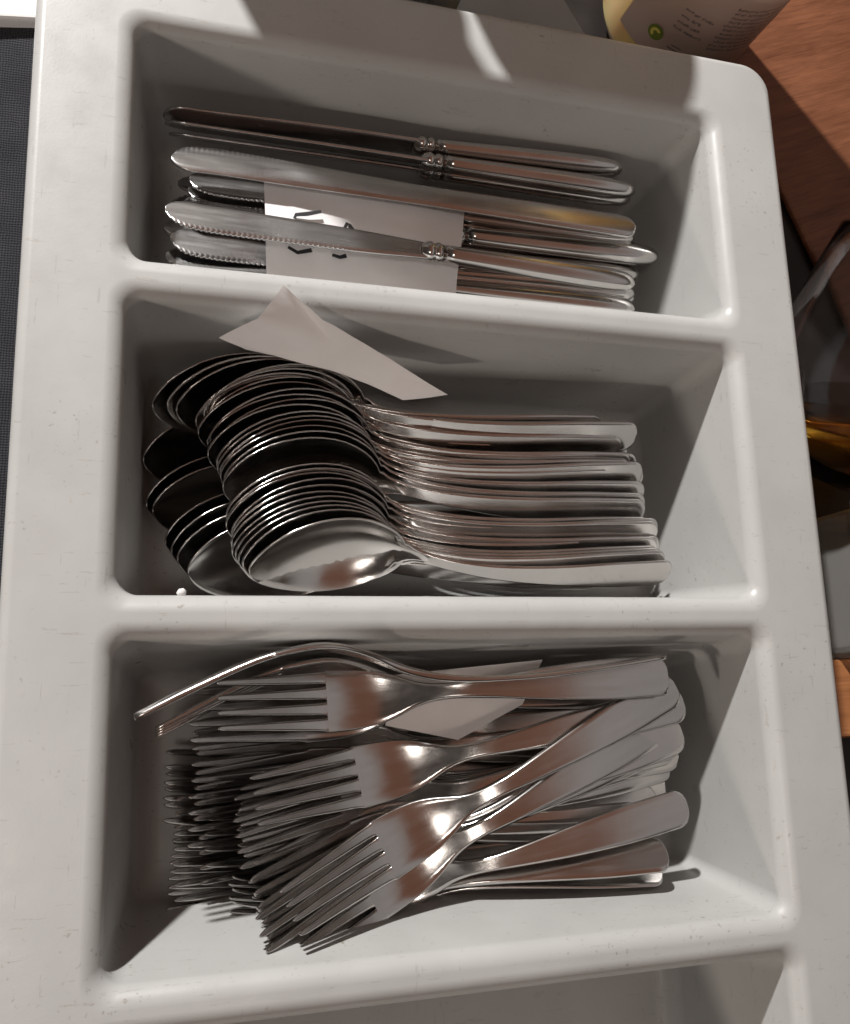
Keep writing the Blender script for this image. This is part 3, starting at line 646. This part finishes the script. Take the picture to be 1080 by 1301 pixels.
sheet('paper_slip', [(-0.07037, 0.12381, 0.00350), (-0.07918, 0.11080, -0.00050), (-0.09278, 0.10649, -0.01000), (-0.08191, 0.10477, -0.01800), (-0.04722, 0.10254, -0.02400), (-0.01594, 0.09259, -0.02800), (0.00219, 0.09561, -0.02400), (-0.03041, 0.10680, -0.01200), (-0.05405, 0.11466, -0.00100), (-0.04795, 0.10796, -0.01200)], [(9,i,(i+1)%9) for i in range(9)], 'folded pinkish white paper slip poking up over the spoons', cuts=5, amp=.0006, seed=2, soft=2)
sheet('paper_slip', [(-0.02292, -0.02037, -0.03050), (0.04132, -0.01532, -0.02850), (0.03128, -0.03314, -0.02850), (0.00404, -0.04611, -0.03100), (-0.02505, -0.03965, -0.03250)], [(0,1,2,3,4)], 'white paper slip lying under the neck of the topmost fork', cuts=3, amp=.0003, seed=4)
def ink(path, w=.0015):
    V = []; Fc = []
    for i, p in enumerate(path):
        a = Vector(path[max(0, i-1)]); b = Vector(path[min(len(path)-1, i+1)]); t = (b-a).normalized(); s = Vector((-t.y, t.x, 0))*w*.5*(.8+.4*((i*37)%5)/4)
        p = Vector(p)
        V += [p+s+Vector((0,0,.0003)), p-s+Vector((0,0,.0003)), p+s, p-s]
    for i in range(len(path)-1):
        a = 4*i; Fc += [(a,a+1,a+5,a+4), (a+2,a+6,a+7,a+3), (a,a+4,a+6,a+2), (a+1,a+3,a+7,a+5)]
    me = bpy.data.meshes.new('ink_stroke'); me.from_pydata([tuple(v) for v in V], [], Fc)
    return link('ink_stroke', me, INK, kp)
for path in ([(-0.06150, 0.16790, -0.02620), (-0.06084, 0.16978, -0.02620), (-0.05620, 0.17075, -0.02620), (-0.05019, 0.17263, -0.02620)], [(-0.04082, 0.16516, -0.02620), (-0.03908, 0.16864, -0.02620), (-0.03808, 0.16768, -0.02620), (-0.03606, 0.16539, -0.02620)], [(-0.06413, 0.15479, -0.02620), (-0.06021, 0.15279, -0.02620), (-0.05429, 0.15456, -0.02620)], [(-0.04566, 0.15344, -0.02620), (-0.04232, 0.15276, -0.02620), (-0.03961, 0.15380, -0.02620)]): ink(path)


# ------------------------------------------------------------------ surroundings
def plane_obj(name, pts, m, kind=None):
    bm = bmesh.new(); bm.faces.new([bm.verts.new(p) for p in pts]); o = link(name, mesh_bm(bm, name, False), m)
    if kind: o['kind'] = kind
    return o
plane_obj('worktop', [(-3,-3,-.100),(3,-3,-.100),(3,3,-.100),(-3,3,-.100)], DARK, 'structure')
# charcoal cloth on the left
def cloth_sheet():
    bm = bmesh.new(); nx, ny = 40, 60; g = []
    for j in range(ny+1):
        row = []
        for i in range(nx+1):
            x = -.60 + .44*i/nx; y = -.35 + .66*j/ny + .03*(i/nx-1)*.9
            row.append(bm.verts.new((x, y, -.0965 + .0035*math.sin(x*31+y*9)*math.sin(y*17+1))))
        g.append(row)
    for j in range(ny):
        for i in range(nx): bm.faces.new((g[j][i], g[j][i+1], g[j+1][i+1], g[j+1][i]))
    r = bmesh.ops.extrude_face_region(bm, geom=bm.faces[:])
    for v in [q for q in r['geom'] if isinstance(q, bmesh.types.BMVert)]: v.co.z += .0022
    bmesh.ops.recalc_face_normals(bm, faces=bm.faces[:])
    o = link('cloth', mesh_bm(bm, 'cloth'), CLOTH); tag(o, 'dark charcoal woven cloth spread beside the left rim of the tray', 'cloth')
cloth_sheet()
# wooden boards on the right
def board(name, sx, sy, sz, loc, rz, m, label):
    o = link(name, box_mesh(name, sx, sy, sz, .002), m); o.location = loc; o.rotation_euler = (0,0,rz); tag(o, label, 'wooden board'); return o
a0 = math.radians(22.65)
board('wooden_board', .60, 1.00, .005, (0.5166, 0.3854, -.0998), a0, WOODB, 'reddish brown wooden board beside the bottle at the top right')
board('wooden_board', .30, .040, .018, (.368, -.033, -.100), math.radians(1), WOODO, 'small orange brown wooden board below the clear plastic box')
# bottle
def bottle():
    root = empty('bottle', (0.17016, 0.35881, -0.09450)); tag(root, 'bottle of pale yellow liquid with a pinkish printed label behind the tray', 'bottle')
    R = .044
    link('bottle_body', lathe_mesh('bottle_body', [(0,0),(R-.008,0),(R-.003,.002),(R,.008),(R,.15),(R-.004,.168),(.018,.205),(.0145,.215),(.0145,.262),(0,.262)]), OIL, root)
    link('cap', lathe_mesh('cap', [(0,.2625),(.0165,.2625),(.0165,.292),(.015,.295),(0,.295)]), WHITE, root)
    a0, a1 = math.radians(204), math.radians(318)
    lb = link('label', lathe_mesh('label', [(R+.0004,.0195),(R+.0006,.0195),(R+.0006,.105),(R+.0004,.105)], 60, a0, a1), LABEL, root)
    # rows of tiny illegible print, wrapped round the label
    rng = random.Random(5); V = []; Fc = []
    def dash(a, z, da, h):
        b = len(V); n = max(1, int(da/.05))
        for k in range(n+1):
            t = a + da*k/n
            for zz in (z, z+h): V.append(((R+.0009)*math.cos(t), (R+.0009)*math.sin(t), zz))
        for k in range(n): Fc.append((b+2*k, b+2*k+2, b+2*k+3, b+2*k+1))
    def word(t, z, n, h):
        w = h*.62/R
        for q in range(n):
            s = h*.17
            k = rng.randrange(8)
            if k not in (3, 6): dash(t, z, s/R, h*rng.choice((.7, .7, 1.0)))
            if k in (0, 2, 3, 5): dash(t + w - s/R, z, s/R, h*.7)
            if k in (0, 1, 4, 5, 7): dash(t, z + h*.58, w, s)
            if k in (1, 3, 5, 6): dash(t, z, w, s)
            if k in (1, 6, 3): dash(t, z + h*.30, w, s)
            t += w*1.45
        return t + w*.9
    for row in range(11):
        z = .040 + row*.0030; t = math.radians(266) + rng.uniform(0,.05)
        while t < math.radians(306): t = word(t, z, rng.randint(2, 8), .0019)
    for row in range(4):
        z = .044 + row*.0042; t = math.radians(238)
        for _ in range(2): t = word(t, z, rng.randint(3, 6), .0020)
    dash(math.radians(247), .0275, .30, .0006); dash(math.radians(243), .031, .20, .0007); dash(math.radians(245), .0335, .14, .0006)
    me = bpy.data.meshes.new('print'); me.from_pydata(V, [], Fc); link('print', me, PRINT, lb)
    # small round green and yellow mark
    def disc(name, rad, off, m, ang, zc, inner=0.0, p0=0, p1=2*math.pi, sh=0):
        n = 28; V = []; Fc = []
        for k in range(n+1):
            p = p0 + (p1-p0)*k/n
            for r in (inner, rad):
                t = ang + (r*math.cos(p)+sh)/R; V.append(((R+off)*math.cos(t), (R+off)*math.sin(t), zc + r*math.sin(p)))
        for k in range(n): Fc.append((2*k, 2*k+1, 2*k+3, 2*k+2))
        me = bpy.data.meshes.new(name); me.from_pydata(V, [], Fc); return link(name, me, m, lb)
    A = math.radians(231)
    disc('round_mark', .0046, .0009, GREEN, A, .034); disc('round_mark', .0030, .0011, YELL, A, .034, .0012, .6, 4.4)
    return root
bottle()
# white folded paper and cloudy tub behind the tray
o = sheet('napkin_stack', [(0.06476, 0.29973, -0.06200), (0.10926, 0.30172, -0.06200), (0.05269, 0.30233, -0.01200), (0.02231, 0.30376, -0.01200)], [(0,1,2,3)], 'stack of white paper napkins lying between the cloudy tub and the bottle', 'napkins', .060, 4, .0008, 3)
o['category'] = 'napkin'; del o['group']; o.data.materials[0] = WHITE
def tub():
    root = empty('plastic_tub', (.0095, .350, -.0995)); tag(root, 'cloudy bluish plastic tub standing behind the far rim of the tray', 'plastic tub')
    link('tub_body', lathe_mesh('tub_body', [(0,0),(.036,0),(.039,.003),(.0445,.164),(.0455,.166),(.0455,.170),(.042,.170),(.036,.006),(0,.004)]), TUB, root)
    link('lid', lathe_mesh('lid', [(0,.1705),(.0460,.1705),(.0465,.172),(.0465,.180),(.044,.182),(0,.181)]), TUB, root)
tub()
def blocker():  # unseen container shape, added to cast shade over the far rim and knives
    root = empty('shade_blocker', (-.092, .348, -.0995)); tag(root, 'unseen white blocker added to shade the far rim, left of the cloudy tub', 'blocker')
    link('blocker_body', lathe_mesh('blocker_body', [(0,0),(.038,0),(.041,.003),(.042,.185),(.036,.195),(.030,.198),(0,.199)]), WHITE, root)
    link('lid', lathe_mesh('lid', [(0,.1995),(.034,.1995),(.035,.201),(.035,.222),(.033,.224),(0,.224)]), TUB, root)
blocker()
o = link('white_box', box_mesh('white_box', .10, .08, .012, .002), WHITE); o.location = (-.222, .322, -.0995); o.rotation_euler = (0,0,math.radians(8)); tag(o, 'plain flat white box at the top left corner beyond the dark cloth', 'box')
# stemless glass with amber drink
def glass():
    root = empty('drinking_glass', (0.25029, 0.07351, -0.06350)); root.rotation_euler = (math.radians(-60), 0, 0); root.scale = (1.3, 1.3, 1.3); tag(root, 'round stemless glass with a little amber drink right of the tray', 'glass')
    prof = [(0,0),(.020,0),(.031,.004),(.041,.015),(.0475,.032),(.049,.048),(.046,.066),(.039,.088),(.035,.100),(.0345,.1008),(.034,.100),(.038,.088),(.0448,.066),(.0477,.048),(.0462,.033),(.040,.017),(.030,.0075),(.019,.0045),(0,.0045)]
    link('glass_bowl', lathe_mesh('glass_bowl', prof, 64), GLASS, root)
    link('amber_drink', lathe_mesh('amber_drink', [(0,.0047),(.0188,.0047),(.0297,.0077),(.0395,.0172),(.0435,.0245),(.0432,.0250),(0,.0246)], 64), AMBER, root)
glass()
def clear_box():
    root = empty('clear_box', (.292, .026, -.0995)); root.rotation_euler = (0,0,math.radians(3)); tag(root, 'clear plastic box with a ridged lid standing beside the orange wooden board', 'plastic box')
    link('box_body', box_mesh('box_body', .126, .076, .048, .006), CLEARP, root)
    link('lid', box_mesh('lid', .134, .082, .006, .002, .0483), CLEARP, root)
    link('lid_ridge', box_mesh('lid_ridge', .112, .062, .003, .0012, .0546), CLEARP, root)
    for dy in (.0375, .0335):
        r = link('lid_rim', box_mesh('lid_rim', .134, .0016, .0030, .0006, .0545), WHITE, root); r.location = (0, dy, 0)
    r = link('lid_rim', box_mesh('lid_rim', .0016, .064, .0030, .0006, .0545), WHITE, root); r.location = (-.0655, 0, 0)
clear_box()
o = link('crumb', lathe_mesh('crumb', [(0,0),(.0018,.0002),(.0024,.0010),(.0011,.0022),(0,.0024)], 7), WHITE); o.location = (-0.10464, 0.00890, -0.00600); o.rotation_euler = (.3,.2,.4); o.scale = (.8,.7,.5); tag(o, 'small white crumb on the ridge between spoons and forks', 'crumb')
